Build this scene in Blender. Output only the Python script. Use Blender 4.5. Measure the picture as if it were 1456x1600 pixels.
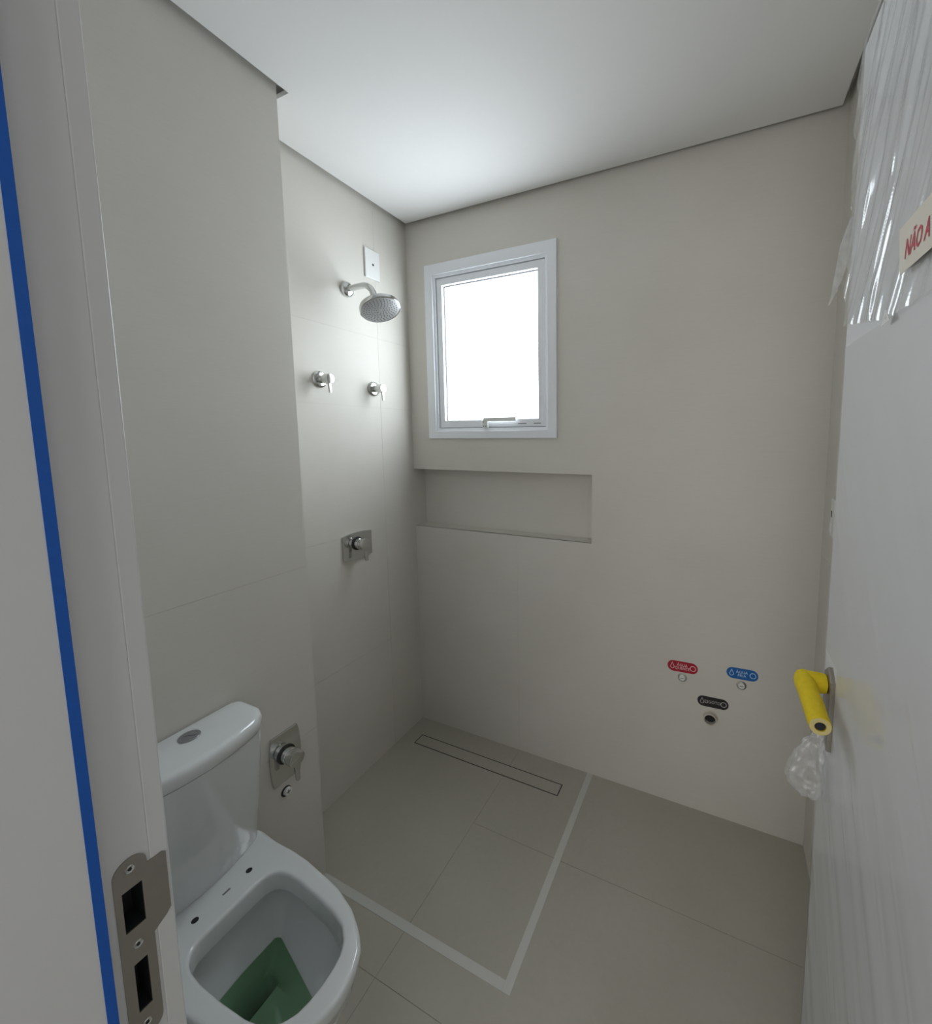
import bpy, bmesh, math, random
from mathutils import Vector, Matrix, noise

random.seed(4)
for o in list(bpy.data.objects):
    bpy.data.objects.remove(o, do_unlink=True)
scene = bpy.context.scene
C = scene.collection

# ------------------------------------------------------------------ camera
YAW, PITCH, ROLL = 0.41744, -0.0992, -0.00673
FPX, PX, PY = 642.95, 840.18, 743.05
CAM = Vector((1.35683, -0.10221, 1.44787))
cy, sy = math.cos(YAW), math.sin(YAW)
cp, sp = math.cos(PITCH), math.sin(PITCH)
fwd = Vector((-sy * cp, cy * cp, sp))
right = Vector((cy, sy, 0))
up = right.cross(fwd)
cr, sr = math.cos(ROLL), math.sin(ROLL)
r_ax = right * cr + up * sr
u_ax = up * cr - right * sr
cam_data = bpy.data.cameras.new('camera')
cam = bpy.data.objects.new('camera', cam_data)
C.objects.link(cam)
m = Matrix((r_ax, u_ax, -fwd)).transposed().to_4x4()
m.translation = CAM
cam.matrix_world = m
cam_data.sensor_fit = 'AUTO'
cam_data.sensor_width = 36.0
cam_data.lens = FPX * 36.0 / 1600.0
cam_data.shift_x = (728.0 - PX) / 1600.0
cam_data.shift_y = (PY - 800.0) / 1600.0
cam_data.clip_start = 0.01
cam_data.clip_end = 50
scene.camera = cam

# ------------------------------------------------------------------ world, light, exposure
WINDOW_LIGHT = 3.8
HALL_LIGHT = 7.0
world = bpy.data.worlds.new('overcast_sky')
scene.world = world
world.use_nodes = True
world.node_tree.nodes['Background'].inputs[0].default_value = (0.80, 0.88, 1.0, 1)
world.node_tree.nodes['Background'].inputs[1].default_value = 1.0

# added fill light in the closed hall behind the viewer, no window there
ld = bpy.data.lights.new('hall_fill_light', 'AREA')
ld.shape = 'RECTANGLE'
ld.size = 1.3
ld.size_y = 1.7
ld.energy = HALL_LIGHT
ld.color = (1.0, 0.99, 0.975)
lo = bpy.data.objects.new('hall_fill_light', ld)
lo.location = (1.0, -1.58, 1.35)
lo.rotation_euler = (math.radians(90), 0, 0)
C.objects.link(lo)

scene.view_settings.view_transform = 'Standard'
scene.view_settings.look = 'None'
scene.view_settings.gamma = 1
scene.view_settings.use_curve_mapping = False
scene.view_settings.exposure = 1.2

# ------------------------------------------------------------------ room measures (metres)
W, D, H = 1.6706, 1.4741, 2.400
GAP = 0.0212
XL, YE = 0.2011, 0.7386          # projecting wall behind the toilet
NX, NT, NB, ND = 0.8937, 1.2871, 1.0081, 0.082   # niche
Y0 = 0.107                        # bathroom side of the door wall
JX = 0.82                         # rebate face of the left jamb
EX, EY = 1.5598, 0.832            # open door face and free edge
TOP = 2.47


# ------------------------------------------------------------------ materials
def new_mat(name):
    mt = bpy.data.materials.new(name)
    mt.use_nodes = True
    nt = mt.node_tree
    b = nt.nodes['Principled BSDF']
    return mt, nt, b


def plain(name, col, rough=0.5, metal=0.0, spec=None, coat=0.0, noise_amt=0.0, scale=30.0, bump=0.0):
    mt, nt, b = new_mat(name)
    b.inputs['Roughness'].default_value = rough
    b.inputs['Metallic'].default_value = metal
    if spec is not None:
        b.inputs['Specular IOR Level'].default_value = spec
    b.inputs['Coat Weight'].default_value = coat
    b.inputs['Coat Roughness'].default_value = 0.05
    tc = nt.nodes.new('ShaderNodeTexCoord')
    nz = nt.nodes.new('ShaderNodeTexNoise')
    nz.inputs['Scale'].default_value = scale
    nz.inputs['Detail'].default_value = 4
    nt.links.new(tc.outputs['Object'], nz.inputs['Vector'])
    mix = nt.nodes.new('ShaderNodeMix')
    mix.data_type = 'RGBA'
    a = noise_amt
    mix.inputs[6].default_value = tuple(c * (1 - a) for c in col) + (1,)
    mix.inputs[7].default_value = tuple(min(1, c * (1 + a)) for c in col) + (1,)
    nt.links.new(nz.outputs['Fac'], mix.inputs[0])
    nt.links.new(mix.outputs[2], b.inputs['Base Color'])
    if bump:
        bp = nt.nodes.new('ShaderNodeBump')
        bp.inputs['Strength'].default_value = bump
        bp.inputs['Distance'].default_value = 0.002
        nt.links.new(nz.outputs['Fac'], bp.inputs['Height'])
        nt.links.new(bp.outputs['Normal'], b.inputs['Normal'])
    return mt


def tile_mat(name, col, rough, stretch, amt=0.035, cloud=0.05, bump=0.06):
    """Porcelain tile: fine woven streaks plus slow cloudy colour drift."""
    mt, nt, b = new_mat(name)
    b.inputs['Roughness'].default_value = rough
    b.inputs['Specular IOR Level'].default_value = 0.3
    tc = nt.nodes.new('ShaderNodeTexCoord')
    mp = nt.nodes.new('ShaderNodeMapping')
    mp.inputs['Scale'].default_value = stretch
    nt.links.new(tc.outputs['Object'], mp.inputs['Vector'])
    n1 = nt.nodes.new('ShaderNodeTexNoise')
    n1.inputs['Scale'].default_value = 1.0
    n1.inputs['Detail'].default_value = 5
    nt.links.new(mp.outputs['Vector'], n1.inputs['Vector'])
    n2 = nt.nodes.new('ShaderNodeTexNoise')
    n2.inputs['Scale'].default_value = 3.2
    n2.inputs['Detail'].default_value = 3
    nt.links.new(tc.outputs['Object'], n2.inputs['Vector'])
    m1 = nt.nodes.new('ShaderNodeMix')
    m1.data_type = 'RGBA'
    m1.inputs[6].default_value = tuple(c * (1 - amt) for c in col) + (1,)
    m1.inputs[7].default_value = tuple(min(1, c * (1 + amt)) for c in col) + (1,)
    nt.links.new(n1.outputs['Fac'], m1.inputs[0])
    m2 = nt.nodes.new('ShaderNodeMix')
    m2.data_type = 'RGBA'
    m2.blend_type = 'MULTIPLY'
    m2.inputs[0].default_value = 1.0
    rp = nt.nodes.new('ShaderNodeValToRGB')
    rp.color_ramp.elements[0].position = 0.3
    rp.color_ramp.elements[0].color = (1 - cloud, 1 - cloud, 1 - cloud * 1.3, 1)
    rp.color_ramp.elements[1].position = 0.7
    rp.color_ramp.elements[1].color = (1, 1, 1, 1)
    nt.links.new(n2.outputs['Fac'], rp.inputs[0])
    nt.links.new(m1.outputs[2], m2.inputs[6])
    nt.links.new(rp.outputs[0], m2.inputs[7])
    nt.links.new(m2.outputs[2], b.inputs['Base Color'])
    bp = nt.nodes.new('ShaderNodeBump')
    bp.inputs['Strength'].default_value = bump
    bp.inputs['Distance'].default_value = 0.001
    nt.links.new(n1.outputs['Fac'], bp.inputs['Height'])
    nt.links.new(bp.outputs['Normal'], b.inputs['Normal'])
    return mt


WALLC = (0.68, 0.652, 0.60)
M = {}
M['tile_x'] = tile_mat('wall_porcelain_side', WALLC, 0.58, (1, 20, 420))
M['tile_y'] = tile_mat('wall_porcelain_back', WALLC, 0.58, (20, 1, 420))
M['tile_floor'] = tile_mat('floor_porcelain', (0.455, 0.43, 0.37), 0.5, (60, 60, 60), 0.05, 0.08, 0.08)
M['grout'] = plain('grout', (0.38, 0.36, 0.30), 0.9, noise_amt=0.05)
M['backing'] = plain('tile_grout', (0.60, 0.575, 0.53), 0.9, noise_amt=0.05)
M['ceiling'] = plain('ceiling_paint', (0.80, 0.795, 0.78), 0.85, noise_amt=0.01, scale=40)
M['paint'] = plain('wall_paint', (0.72, 0.72, 0.71), 0.8, noise_amt=0.01)
M['lacquer'] = plain('white_lacquer', (0.70, 0.70, 0.705), 0.38, noise_amt=0.012, scale=60, bump=0.02)
M['door'] = plain('door_lacquer', (0.72, 0.725, 0.73), 0.40, noise_amt=0.012, scale=20)
M['alu'] = plain('white_aluminium', (0.84, 0.86, 0.90), 0.35, noise_amt=0.01)
M['gasket'] = plain('grey_gasket', (0.10, 0.10, 0.11), 0.7, noise_amt=0.05)
M['chrome'] = plain('chrome', (0.62, 0.63, 0.62), 0.10, 1.0, noise_amt=0.01)
M['chrome_dark'] = plain('near_black_ring', (0.04, 0.04, 0.04), 0.4, 0.3, noise_amt=0.05)  # near-black ring material for the mixer seals and plug rim
M['steel'] = plain('brushed_steel', (0.36, 0.335, 0.30), 0.42, 0.85, noise_amt=0.05, scale=80)
M['hole'] = plain('dark_hole', (0.012, 0.014, 0.016), 0.7, noise_amt=0.2)
M['keep'] = plain('dark_plastic_keep', (0.030, 0.034, 0.038), 0.35, noise_amt=0.2)
M['ceramic'] = plain('white_ceramic', (0.70, 0.72, 0.72), 0.10, coat=0.4, noise_amt=0.005)
M['button'] = plain('satin_chrome_button', (0.33, 0.34, 0.35), 0.3, 0.7, noise_amt=0.02)
M['plastic'] = plain('white_plastic', (0.78, 0.78, 0.76), 0.4, noise_amt=0.01)
M['pvc'] = plain('pvc_pipe', (0.62, 0.57, 0.50), 0.45, noise_amt=0.02)
M['foam'] = plain('yellow_foam', (0.74, 0.55, 0.01), 0.85, noise_amt=0.14, scale=90, bump=0.35)
M['foam_cut'] = plain('cut_foam', (0.62, 0.52, 0.22), 0.9, noise_amt=0.1, scale=90)
M['blue'] = plain('blue_masking_tape', (0.003, 0.10, 0.48), 0.55, noise_amt=0.08, scale=120, bump=0.1)
M['tape'] = plain('masking_tape', (0.58, 0.575, 0.54), 0.6, noise_amt=0.02)
M['red'] = plain('red_sticker', (0.42, 0.008, 0.03), 0.4, noise_amt=0.03)
M['sky'] = plain('blue_sticker', (0.01, 0.13, 0.42), 0.4, noise_amt=0.03)
M['black'] = plain('black_sticker', (0.022, 0.018, 0.020), 0.4, noise_amt=0.03)
M['print_red'] = plain('pale_red_print', (0.85, 0.60, 0.60), 0.5, noise_amt=0.02)
M['print_blue'] = plain('pale_blue_print', (0.50, 0.70, 0.92), 0.5, noise_amt=0.02)
M['print_grey'] = plain('grey_print', (0.50, 0.48, 0.47), 0.5, noise_amt=0.02)
M['paper'] = plain('cream_paper', (0.74, 0.69, 0.60), 0.8, noise_amt=0.02)
M['ink'] = plain('red_marker', (0.55, 0.01, 0.05), 0.5, noise_amt=0.05)
M['nozzle'] = plain('grey_rubber_nozzle', (0.16, 0.16, 0.16), 0.6, noise_amt=0.05)
M['nozzle_plate'] = plain('satin_nozzle_plate', (0.42, 0.42, 0.42), 0.35, 0.6, noise_amt=0.02)

# frosted, sky-lit pane
mt, nt, b = new_mat('frosted_lit_glass')
b.inputs['Base Color'].default_value = (0.9, 0.94, 0.97, 1)
b.inputs['Roughness'].default_value = 0.5
b.inputs['Emission Color'].default_value = (0.85, 0.935, 1.0, 1)
b.inputs['Emission Strength'].default_value = WINDOW_LIGHT
M['pane'] = mt

# stretch film
def film_mat(name, haze, rough=0.08, ior=1.7):
    """thin clear plastic: mostly see-through, a little milky, glossy"""
    mt, nt, b = new_mat(name)
    b.inputs['Base Color'].default_value = (0.85, 0.86, 0.87, 1)
    b.inputs['Roughness'].default_value = 0.6
    tr = nt.nodes.new('ShaderNodeBsdfTransparent')
    gl = nt.nodes.new('ShaderNodeBsdfGlossy')
    gl.inputs['Roughness'].default_value = rough
    lw = nt.nodes.new('ShaderNodeLayerWeight')
    lw.inputs[0].default_value = 0.5
    pw = nt.nodes.new('ShaderNodeMath')
    pw.operation = 'POWER'
    pw.inputs[1].default_value = 4.0
    nt.links.new(lw.outputs['Facing'], pw.inputs[0])
    fr = nt.nodes.new('ShaderNodeMapRange')
    fr.inputs[3].default_value = ((ior - 1) / (ior + 1)) ** 2
    fr.inputs[4].default_value = 0.6
    nt.links.new(pw.outputs[0], fr.inputs[0])
    tc = nt.nodes.new('ShaderNodeTexCoord')
    nz = nt.nodes.new('ShaderNodeTexNoise')
    nz.inputs['Scale'].default_value = 18
    nz.inputs['Detail'].default_value = 5
    nt.links.new(tc.outputs['Object'], nz.inputs['Vector'])
    mr = nt.nodes.new('ShaderNodeMapRange')
    mr.inputs[1].default_value = 0.3
    mr.inputs[2].default_value = 0.7
    mr.inputs[3].default_value = haze * 0.5
    mr.inputs[4].default_value = min(1, haze * 1.5)
    nt.links.new(nz.outputs['Fac'], mr.inputs[0])
    m1 = nt.nodes.new('ShaderNodeMixShader')
    nt.links.new(mr.outputs[0], m1.inputs[0])
    nt.links.new(tr.outputs[0], m1.inputs[1])
    nt.links.new(b.outputs[0], m1.inputs[2])
    m2 = nt.nodes.new('ShaderNodeMixShader')
    nt.links.new(fr.outputs[0], m2.inputs[0])
    nt.links.new(m1.outputs[0], m2.inputs[1])
    nt.links.new(gl.outputs[0], m2.inputs[2])
    nt.links.new(m2.outputs[0], nt.nodes['Material Output'].inputs[0])
    return mt


M['film'] = film_mat('stretch_film', 0.18, 0.10, 1.9)
M['film_thin'] = film_mat('thin_stretch_film', 0.02, 0.14, 1.3)
M['tail'] = film_mat('folded_film', 0.40, 0.12, 1.6)
M['bag'] = film_mat('crumpled_film', 0.17, 0.10, 1.6)

# green dyed water
mt, nt, b = new_mat('green_water')
tr = nt.nodes.new('ShaderNodeBsdfTransparent')
tr.inputs[0].default_value = (0.56, 0.76, 0.57, 1)
gl = nt.nodes.new('ShaderNodeBsdfGlossy')
gl.inputs['Roughness'].default_value = 0.03
fr = nt.nodes.new('ShaderNodeFresnel')
fr.inputs[0].default_value = 1.33
mx = nt.nodes.new('ShaderNodeMixShader')
nt.links.new(fr.outputs[0], mx.inputs[0])
nt.links.new(tr.outputs[0], mx.inputs[1])
nt.links.new(gl.outputs[0], mx.inputs[2])
nt.links.new(mx.outputs[0], nt.nodes['Material Output'].inputs[0])
M['water'] = mt


# ------------------------------------------------------------------ helpers
def link(name, bm, mat, parent=None, smooth=False, angle=None):
    me = bpy.data.meshes.new(name)
    bmesh.ops.recalc_face_normals(bm, faces=bm.faces)
    bm.to_mesh(me)
    bm.free()
    me.materials.append(M[mat] if isinstance(mat, str) else mat)
    if smooth:
        for p in me.polygons:
            p.use_smooth = True
        me.set_sharp_from_angle(angle=math.radians(angle or 40))
    o = bpy.data.objects.new(name, me)
    C.objects.link(o)
    if parent is not None:
        o.parent = parent
        if parent.parent is None and parent.type == 'EMPTY':
            o.location = -parent.location
    return o


def thing(name, loc, label, cat, group=None):
    o = bpy.data.objects.new(name, None)
    o.empty_display_size = 0.05
    o.location = loc
    C.objects.link(o)
    o['label'] = label
    o['category'] = cat
    if group:
        o['group'] = group
    return o


def tag(o, label, cat, group=None, kind=None):
    o['label'] = label
    o['category'] = cat
    if group:
        o['group'] = group
    if kind:
        o['kind'] = kind
    return o


def struct(o, label, cat):
    o['kind'] = 'structure'
    o['label'] = label
    o['category'] = cat
    return o


def add_box(bm, x0, x1, y0, y1, z0, z1, bevel=0.0, seg=2):
    vs = [bm.verts.new((x, y, z)) for x in (x0, x1) for y in (y0, y1) for z in (z0, z1)]
    f = [(0, 1, 3, 2), (4, 6, 7, 5), (0, 4, 5, 1), (2, 3, 7, 6), (0, 2, 6, 4), (1, 5, 7, 3)]
    fs = [bm.faces.new([vs[i] for i in q]) for q in f]
    if bevel:
        es = list({e for q in fs for e in q.edges})
        bmesh.ops.bevel(bm, geom=es, offset=bevel, segments=seg, affect='EDGES', profile=0.5)


def box(name, x0, x1, y0, y1, z0, z1, mat, parent=None, bevel=0.0, seg=2):
    bm = bmesh.new()
    add_box(bm, x0, x1, y0, y1, z0, z1, bevel, seg)
    return link(name, bm, mat, parent)


def frame_of(axis):
    a = Vector(axis).normalized()
    t = Vector((0, 0, 1)) if abs(a.z) < 0.9 else Vector((1, 0, 0))
    u = a.cross(t).normalized()
    v = a.cross(u).normalized()
    return a, u, v


def add_lathe(bm, origin, axis, prof, n=32):
    """prof = [(distance along axis, radius)], radius 0 closes to a point."""
    a, u, v = frame_of(axis)
    o = Vector(origin)
    rings = []
    for d, r in prof:
        if r <= 1e-6:
            rings.append([bm.verts.new(o + a * d)])
        else:
            rings.append([bm.verts.new(o + a * d + (u * math.cos(2 * math.pi * i / n) + v * math.sin(2 * math.pi * i / n)) * r)
                          for i in range(n)])
    for p, q in zip(rings, rings[1:]):
        for i in range(n):
            j = (i + 1) % n
            if len(p) == 1 and len(q) == 1:
                continue
            if len(p) == 1:
                bm.faces.new((p[0], q[i], q[j]))
            elif len(q) == 1:
                bm.faces.new((p[i], p[j], q[0]))
            else:
                bm.faces.new((p[i], p[j], q[j], q[i]))
    return rings


def lathe(name, origin, axis, prof, mat, parent=None, n=32, angle=35):
    bm = bmesh.new()
    add_lathe(bm, origin, axis, prof, n)
    return link(name, bm, mat, parent, True, angle)


def add_tube(bm, pts, radii, n=16, cap=True):
    pts = [Vector(p) for p in pts]
    if not hasattr(radii, '__len__'):
        radii = [radii] * len(pts)
    prev = None
    rings = []
    for i, p in enumerate(pts):
        d = (pts[min(i + 1, len(pts) - 1)] - pts[max(i - 1, 0)]).normalized()
        if prev is None:
            _, u, v = frame_of(d)
        else:
            u = (prev - d * prev.dot(d)).normalized()
            v = d.cross(u)
        prev = u
        rings.append([bm.verts.new(p + (u * math.cos(2 * math.pi * k / n) + v * math.sin(2 * math.pi * k / n)) * radii[i])
                      for k in range(n)])
    for p, q in zip(rings, rings[1:]):
        for k in range(n):
            j = (k + 1) % n
            bm.faces.new((p[k], p[j], q[j], q[k]))
    if cap:
        bm.faces.new(rings[0])
        bm.faces.new(list(reversed(rings[-1])))
    return rings


def prism(bm, pts2, fn, t0, t1, bevel=0.0):
    """extrude closed 2D outline; fn(u, v, t) -> point"""
    a = [bm.verts.new(fn(u, v, t0)) for u, v in pts2]
    b2 = [bm.verts.new(fn(u, v, t1)) for u, v in pts2]
    n = len(a)
    fs = [bm.faces.new(a), bm.faces.new(list(reversed(b2)))]
    for i in range(n):
        j = (i + 1) % n
        bm.faces.new((a[i], b2[i], b2[j], a[j]))
    if bevel:
        bmesh.ops.bevel(bm, geom=list(fs[1].edges), offset=bevel, segments=2, affect='EDGES', profile=0.5)


def slab_with_holes(bm, u0, u1, v0, v1, holes, fn, t0, t1):
    """rectangle u,v with rectangular holes, thickness t0..t1 (t0 = visible side)"""
    us = sorted({u0, u1, *[c for h in holes for c in h[:2] if u0 < c < u1]})
    vs = sorted({v0, v1, *[c for h in holes for c in h[2:] if v0 < c < v1]})
    nu, nv = len(us) - 1, len(vs) - 1

    def solid(i, j):
        if i < 0 or j < 0 or i >= nu or j >= nv:
            return False
        cu, cv = (us[i] + us[i + 1]) / 2, (vs[j] + vs[j + 1]) / 2
        return not any(h[0] < cu < h[1] and h[2] < cv < h[3] for h in holes)
    cache = {}

    def vert(i, j, k):
        if (i, j, k) not in cache:
            cache[(i, j, k)] = bm.verts.new(fn(us[i], vs[j], t0 if k == 0 else t1))
        return cache[(i, j, k)]
    any_face = False
    for i in range(nu):
        for j in range(nv):
            if not solid(i, j):
                continue
            any_face = True
            for k in (0, 1):
                bm.faces.new((vert(i, j, k), vert(i + 1, j, k), vert(i + 1, j + 1, k), vert(i, j + 1, k)))
            for di, dj, e in ((-1, 0, ((i, j), (i, j + 1))), (1, 0, ((i + 1, j), (i + 1, j + 1))),
                              (0, -1, ((i, j), (i + 1, j))), (0, 1, ((i, j + 1), (i + 1, j + 1)))):
                if not solid(i + di, j + dj):
                    (a, b2), (c, d2) = e
                    bm.faces.new((vert(a, b2, 0), vert(c, d2, 0), vert(c, d2, 1), vert(a, b2, 1)))
    return any_face


def tiles(parent, us, vs, fn, mat, holes=(), joint=0.0012, thick=0.008, inset=None):
    """a field of tiles, one object per tile, children of a piece of the setting"""
    for i in range(len(us) - 1):
        for j in range(len(vs) - 1):
            bm = bmesh.new()
            a = us[i] + (joint / 2 if i else 0)
            b2 = us[i + 1] - (joint / 2 if i < len(us) - 2 else 0)
            c = vs[j] + (joint / 2 if j else 0)
            d2 = vs[j + 1] - (joint / 2 if j < len(vs) - 2 else 0)
            if slab_with_holes(bm, a, b2, c, d2, holes, fn, 0.0, thick):
                link('tile', bm, mat, parent)
            else:
                bm.free()


def resample(poly, n):
    """closed polygon -> n points at even arc length, starting at vertex 0"""
    P = [Vector(p) for p in poly]
    L = [(P[(i + 1) % len(P)] - P[i]).length for i in range(len(P))]
    tot = sum(L)
    out, i, acc = [], 0, 0.0
    for k in range(n):
        s = tot * k / n
        while acc + L[i] < s:
            acc += L[i]
            i += 1
        out.append(P[i].lerp(P[(i + 1) % len(P)], (s - acc) / max(L[i], 1e-9)))
    return out


def rrect(x0, x1, y0, y1, r, n=8):
    """rounded rectangle, counter-clockwise, starting mid-way along x0 side"""
    if not hasattr(r, '__len__'):
        r = (r,) * 4
    pts = [(x0, (y0 + y1) / 2)]
    cs = [((x0, y0), 180, r[0]), ((x1, y0), 270, r[1]), ((x1, y1), 0, r[2]), ((x0, y1), 90, r[3])]
    for (cx, cyy), a0, rr in cs:
        ox = cx + rr if cx == x0 else cx - rr
        oy = cyy + rr if cyy == y0 else cyy - rr
        for k in range(n + 1):
            a = math.radians(a0 + 90 * k / n)
            pts.append((ox + rr * math.cos(a), oy + rr * math.sin(a)))
    return pts


def loft(bm, rings, close0=True, close1=True):
    R = [[bm.verts.new(p) for p in ring] for ring in rings]
    n = len(R[0])
    for p, q in zip(R, R[1:]):
        for i in range(n):
            j = (i + 1) % n
            bm.faces.new((p[i], p[j], q[j], q[i]))
    if close0:
        bm.faces.new(list(reversed(R[0])))
    if close1:
        bm.faces.new(R[-1])
    return R


def text_bm(body, size, fn, align='CENTER', shear=0.0, extrude=0.0, offset=0.0):
    """text as mesh vertices placed by fn(u, v, w)"""
    cu = bpy.data.curves.new('lettering', 'FONT')
    cu.body = body
    cu.size = size
    cu.align_x = align
    cu.align_y = 'CENTER'
    cu.shear = shear
    cu.offset = offset
    cu.resolution_u = 2
    cu.space_line = 0.85
    ob = bpy.data.objects.new('lettering', cu)
    C.objects.link(ob)
    dg = bpy.context.evaluated_depsgraph_get()
    me = bpy.data.meshes.new_from_object(ob.evaluated_get(dg))
    bm = bmesh.new()
    bm.from_mesh(me)
    for v in bm.verts:
        v.co = fn(v.co.x, v.co.y, 0)
    bpy.data.objects.remove(ob, do_unlink=True)
    bpy.data.curves.remove(cu)
    bpy.data.meshes.remove(me)
    return bm


# ================================================================== THE ROOM
# floor ------------------------------------------------------------
DRX0, DRX1, DRY0, DRY1 = 0.0792, 0.8046, 1.316, 1.3739
bm = bmesh.new()
slab_with_holes(bm, -0.3, 2.3, -1.6, 1.8, [(DRX0 - 0.003, DRX1 + 0.003, DRY0 - 0.003, DRY1 + 0.003)],
                lambda u, v, t: (u, v, -0.001 - t), 0.0, 0.1)
floor = struct(link('floor', bm, 'grout'), 'beige porcelain bathroom floor with fine joints', 'floor')
hole = [(DRX0 - 0.001, DRX1 + 0.001, DRY0 - 0.001, DRY1 + 0.001)]
tiles(floor, [0.0, 0.5572], [Y0 - 0.06, 0.600, D], lambda u, v, t: (u, v, -t), 'tile_floor', hole, joint=0.0015)
tiles(floor, [0.5587, W], [Y0 - 0.06, 0.600, 1.083, D], lambda u, v, t: (u, v, -t), 'tile_floor', hole, joint=0.0015)
tiles(floor, [-0.3, 0.9, 2.1], [-1.6, -0.6, Y0 - 0.06], lambda u, v, t: (u, v, -t), 'tile_floor', joint=0.0016)

# back wall with window opening and niche ----------------------------
WIN = (0.13, 0.724, 1.449, 2.185)
NICHE = (-0.2, NX, NB, NT)
bm = bmesh.new()
slab_with_holes(bm, -0.2, 2.0, -0.1, TOP, [WIN, (-0.3, NX + 0.008, NB - 0.008, NT + 0.008)],
                lambda u, v, t: (u, D + 0.0008 + t, v), 0.0, 0.16)
wb = struct(link('wall_back', bm, 'backing'), 'back wall of pale beige porcelain with window and recessed niche', 'wall')
fnb = lambda u, v, t: (u, D + t, v)
tiles(wb, [0.0, 0.556, W], [0.0, NB], fnb, 'tile_y', joint=0.0012)
tiles(wb, [0.0, W], [NB, TOP], fnb, 'tile_y', [WIN, NICHE])
# niche lining
box('niche_back', -0.05, NX + 0.02, D + ND, D + ND + 0.01, NB - 0.02, NT + 0.02, 'tile_y', wb)
box('niche_shelf', -0.0, NX, D + 0.0005, D + ND, NB - 0.008, NB, 'tile_y', wb)
box('niche_head', -0.0, NX, D + 0.0005, D + ND, NT, NT + 0.008, 'tile_y', wb)
box('niche_cheek', NX, NX + 0.008, D + 0.0005, D + ND, NB - 0.008, NT + 0.008, 'tile_x', wb)

# shower wall (recessed part of the left side) ------------------------
ws = struct(box('wall_shower', -0.15, -0.0008, YE - 0.2, D + 0.17, -0.1, TOP, 'backing'),
            'recessed shower wall of pale porcelain tiles on the left', 'wall')
tiles(ws, [YE - 0.05, 1.277, D + ND], [0.0, 0.52, 1.045, 1.567, 1.86, TOP], lambda u, v, t: (-t, u, v), 'tile_x', joint=0.0008)

# projecting wall behind the toilet ------------------------------------
wl = struct(box('wall_left', -0.15, XL - 0.0008, Y0 - 0.06, YE - 0.0008, -0.1, TOP, 'backing'),
            'projecting porcelain wall behind the toilet', 'wall')
tiles(wl, [Y0 - 0.05, YE], [0.0, 0.52, 1.05, TOP], lambda u, v, t: (XL - t, u, v), 'tile_x', joint=0.0008)
tiles(wl, [0.0, XL - 0.008], [0.0, TOP], lambda u, v, t: (u, YE - t, v), 'tile_y')

# right wall ---------------------------------------------------------
wr = struct(box('wall_right', W + 0.0008, W + 0.15, -0.05, D + 0.17, -0.1, TOP, 'backing'),
            'right wall of beige porcelain behind the open door', 'wall')
tiles(wr, [Y0, D], [0.0, 1.05, TOP], lambda u, v, t: (W + t, u, v), 'tile_x')

# door wall ------------------------------------------------------------
YF = -0.045
bm = bmesh.new()
slab_with_holes(bm, -0.3, 2.3, -0.1, 2.6, [(JX - 0.035, EX + 0.09, -0.2, 2.15)], lambda u, v, t: (u, YF + t, v), 0.0, 0.135)
wf = struct(link('wall_front', bm, 'paint'), 'wall holding the bathroom doorway', 'wall')
struct(box('wall_hall_left', -0.3, -0.2, -1.6, YF, 0, 2.6, 'paint'), 'white hall wall on the left behind the viewer', 'wall')
struct(box('wall_hall_right', 2.2, 2.3, -1.6, YF, 0, 2.6, 'paint'), 'white hall wall on the right behind the viewer', 'wall')
struct(box('wall_hall_back', -0.3, 2.3, -1.7, -1.6, 0, 2.6, 'paint'), 'white hall wall facing the doorway', 'wall')
struct(box('ceiling_hall', -0.3, 2.3, -1.7, YF, 2.45, 2.6, 'ceiling'), 'white hall ceiling outside the bathroom', 'ceiling')

# ceiling with shadow gap ---------------------------------------------
bm = bmesh.new()
out = [(XL + GAP, Y0 + GAP), (W - GAP, Y0 + GAP), (W - GAP, D - GAP), (GAP, D - GAP), (GAP, YE + GAP), (XL + GAP, YE + GAP)]
prism(bm, out, lambda u, v, t: (u, v, t), H + 0.0125, H)
ceil = struct(link('ceiling', bm, 'ceiling'), 'white plasterboard ceiling with a shadow gap around its edge', 'ceiling')
box('upper_slab', -0.15, W + 0.15, -0.04, D + 0.16, 2.448, 2.6, 'ceiling', ceil)

# ------------------------------------------------------------------ window
win = bpy.data.objects.new('window_1', None)
win.location = (0.4265, D, 1.433)
C.objects.link(win)
struct(win, 'small white aluminium window with a frosted bright pane', 'window')


def ring_frame(bm, xo0, xo1, zo0, zo1, xi0, xi1, zi0, zi1, ya, yb, bev=0.0):
    """mitred rectangular frame, four bars"""
    o = [(xo0, zo0), (xo1, zo0), (xo1, zo1), (xo0, zo1)]
    i = [(xi0, zi0), (xi1, zi0), (xi1, zi1), (xi0, zi1)]
    V = lambda p, y: bm.verts.new((p[0], y, p[1]))
    of, ob, jf, jb = [V(p, ya) for p in o], [V(p, yb) for p in o], [V(p, ya) for p in i], [V(p, yb) for p in i]
    fr = []
    for k in range(4):
        n = (k + 1) % 4
        fr.append(bm.faces.new((of[k], of[n], jf[n], jf[k])))
        bm.faces.new((ob[k], jb[k], jb[n], ob[n]))
        bm.faces.new((of[k], ob[k], ob[n], of[n]))
        bm.faces.new((jf[k], jf[n], jb[n], jb[k]))
    if bev:
        es = [e for e in {e for f in fr for e in f.edges} if len([f for f in e.link_faces if f in fr]) == 1]
        bmesh.ops.bevel(bm, geom=es, offset=bev, segments=2, affect='EDGES', profile=0.5)


def wpart(name, mat, *a, bev=0.0):
    bm = bmesh.new()
    ring_frame(bm, *a, bev=bev)
    return link(name, bm, mat, win)


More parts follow.
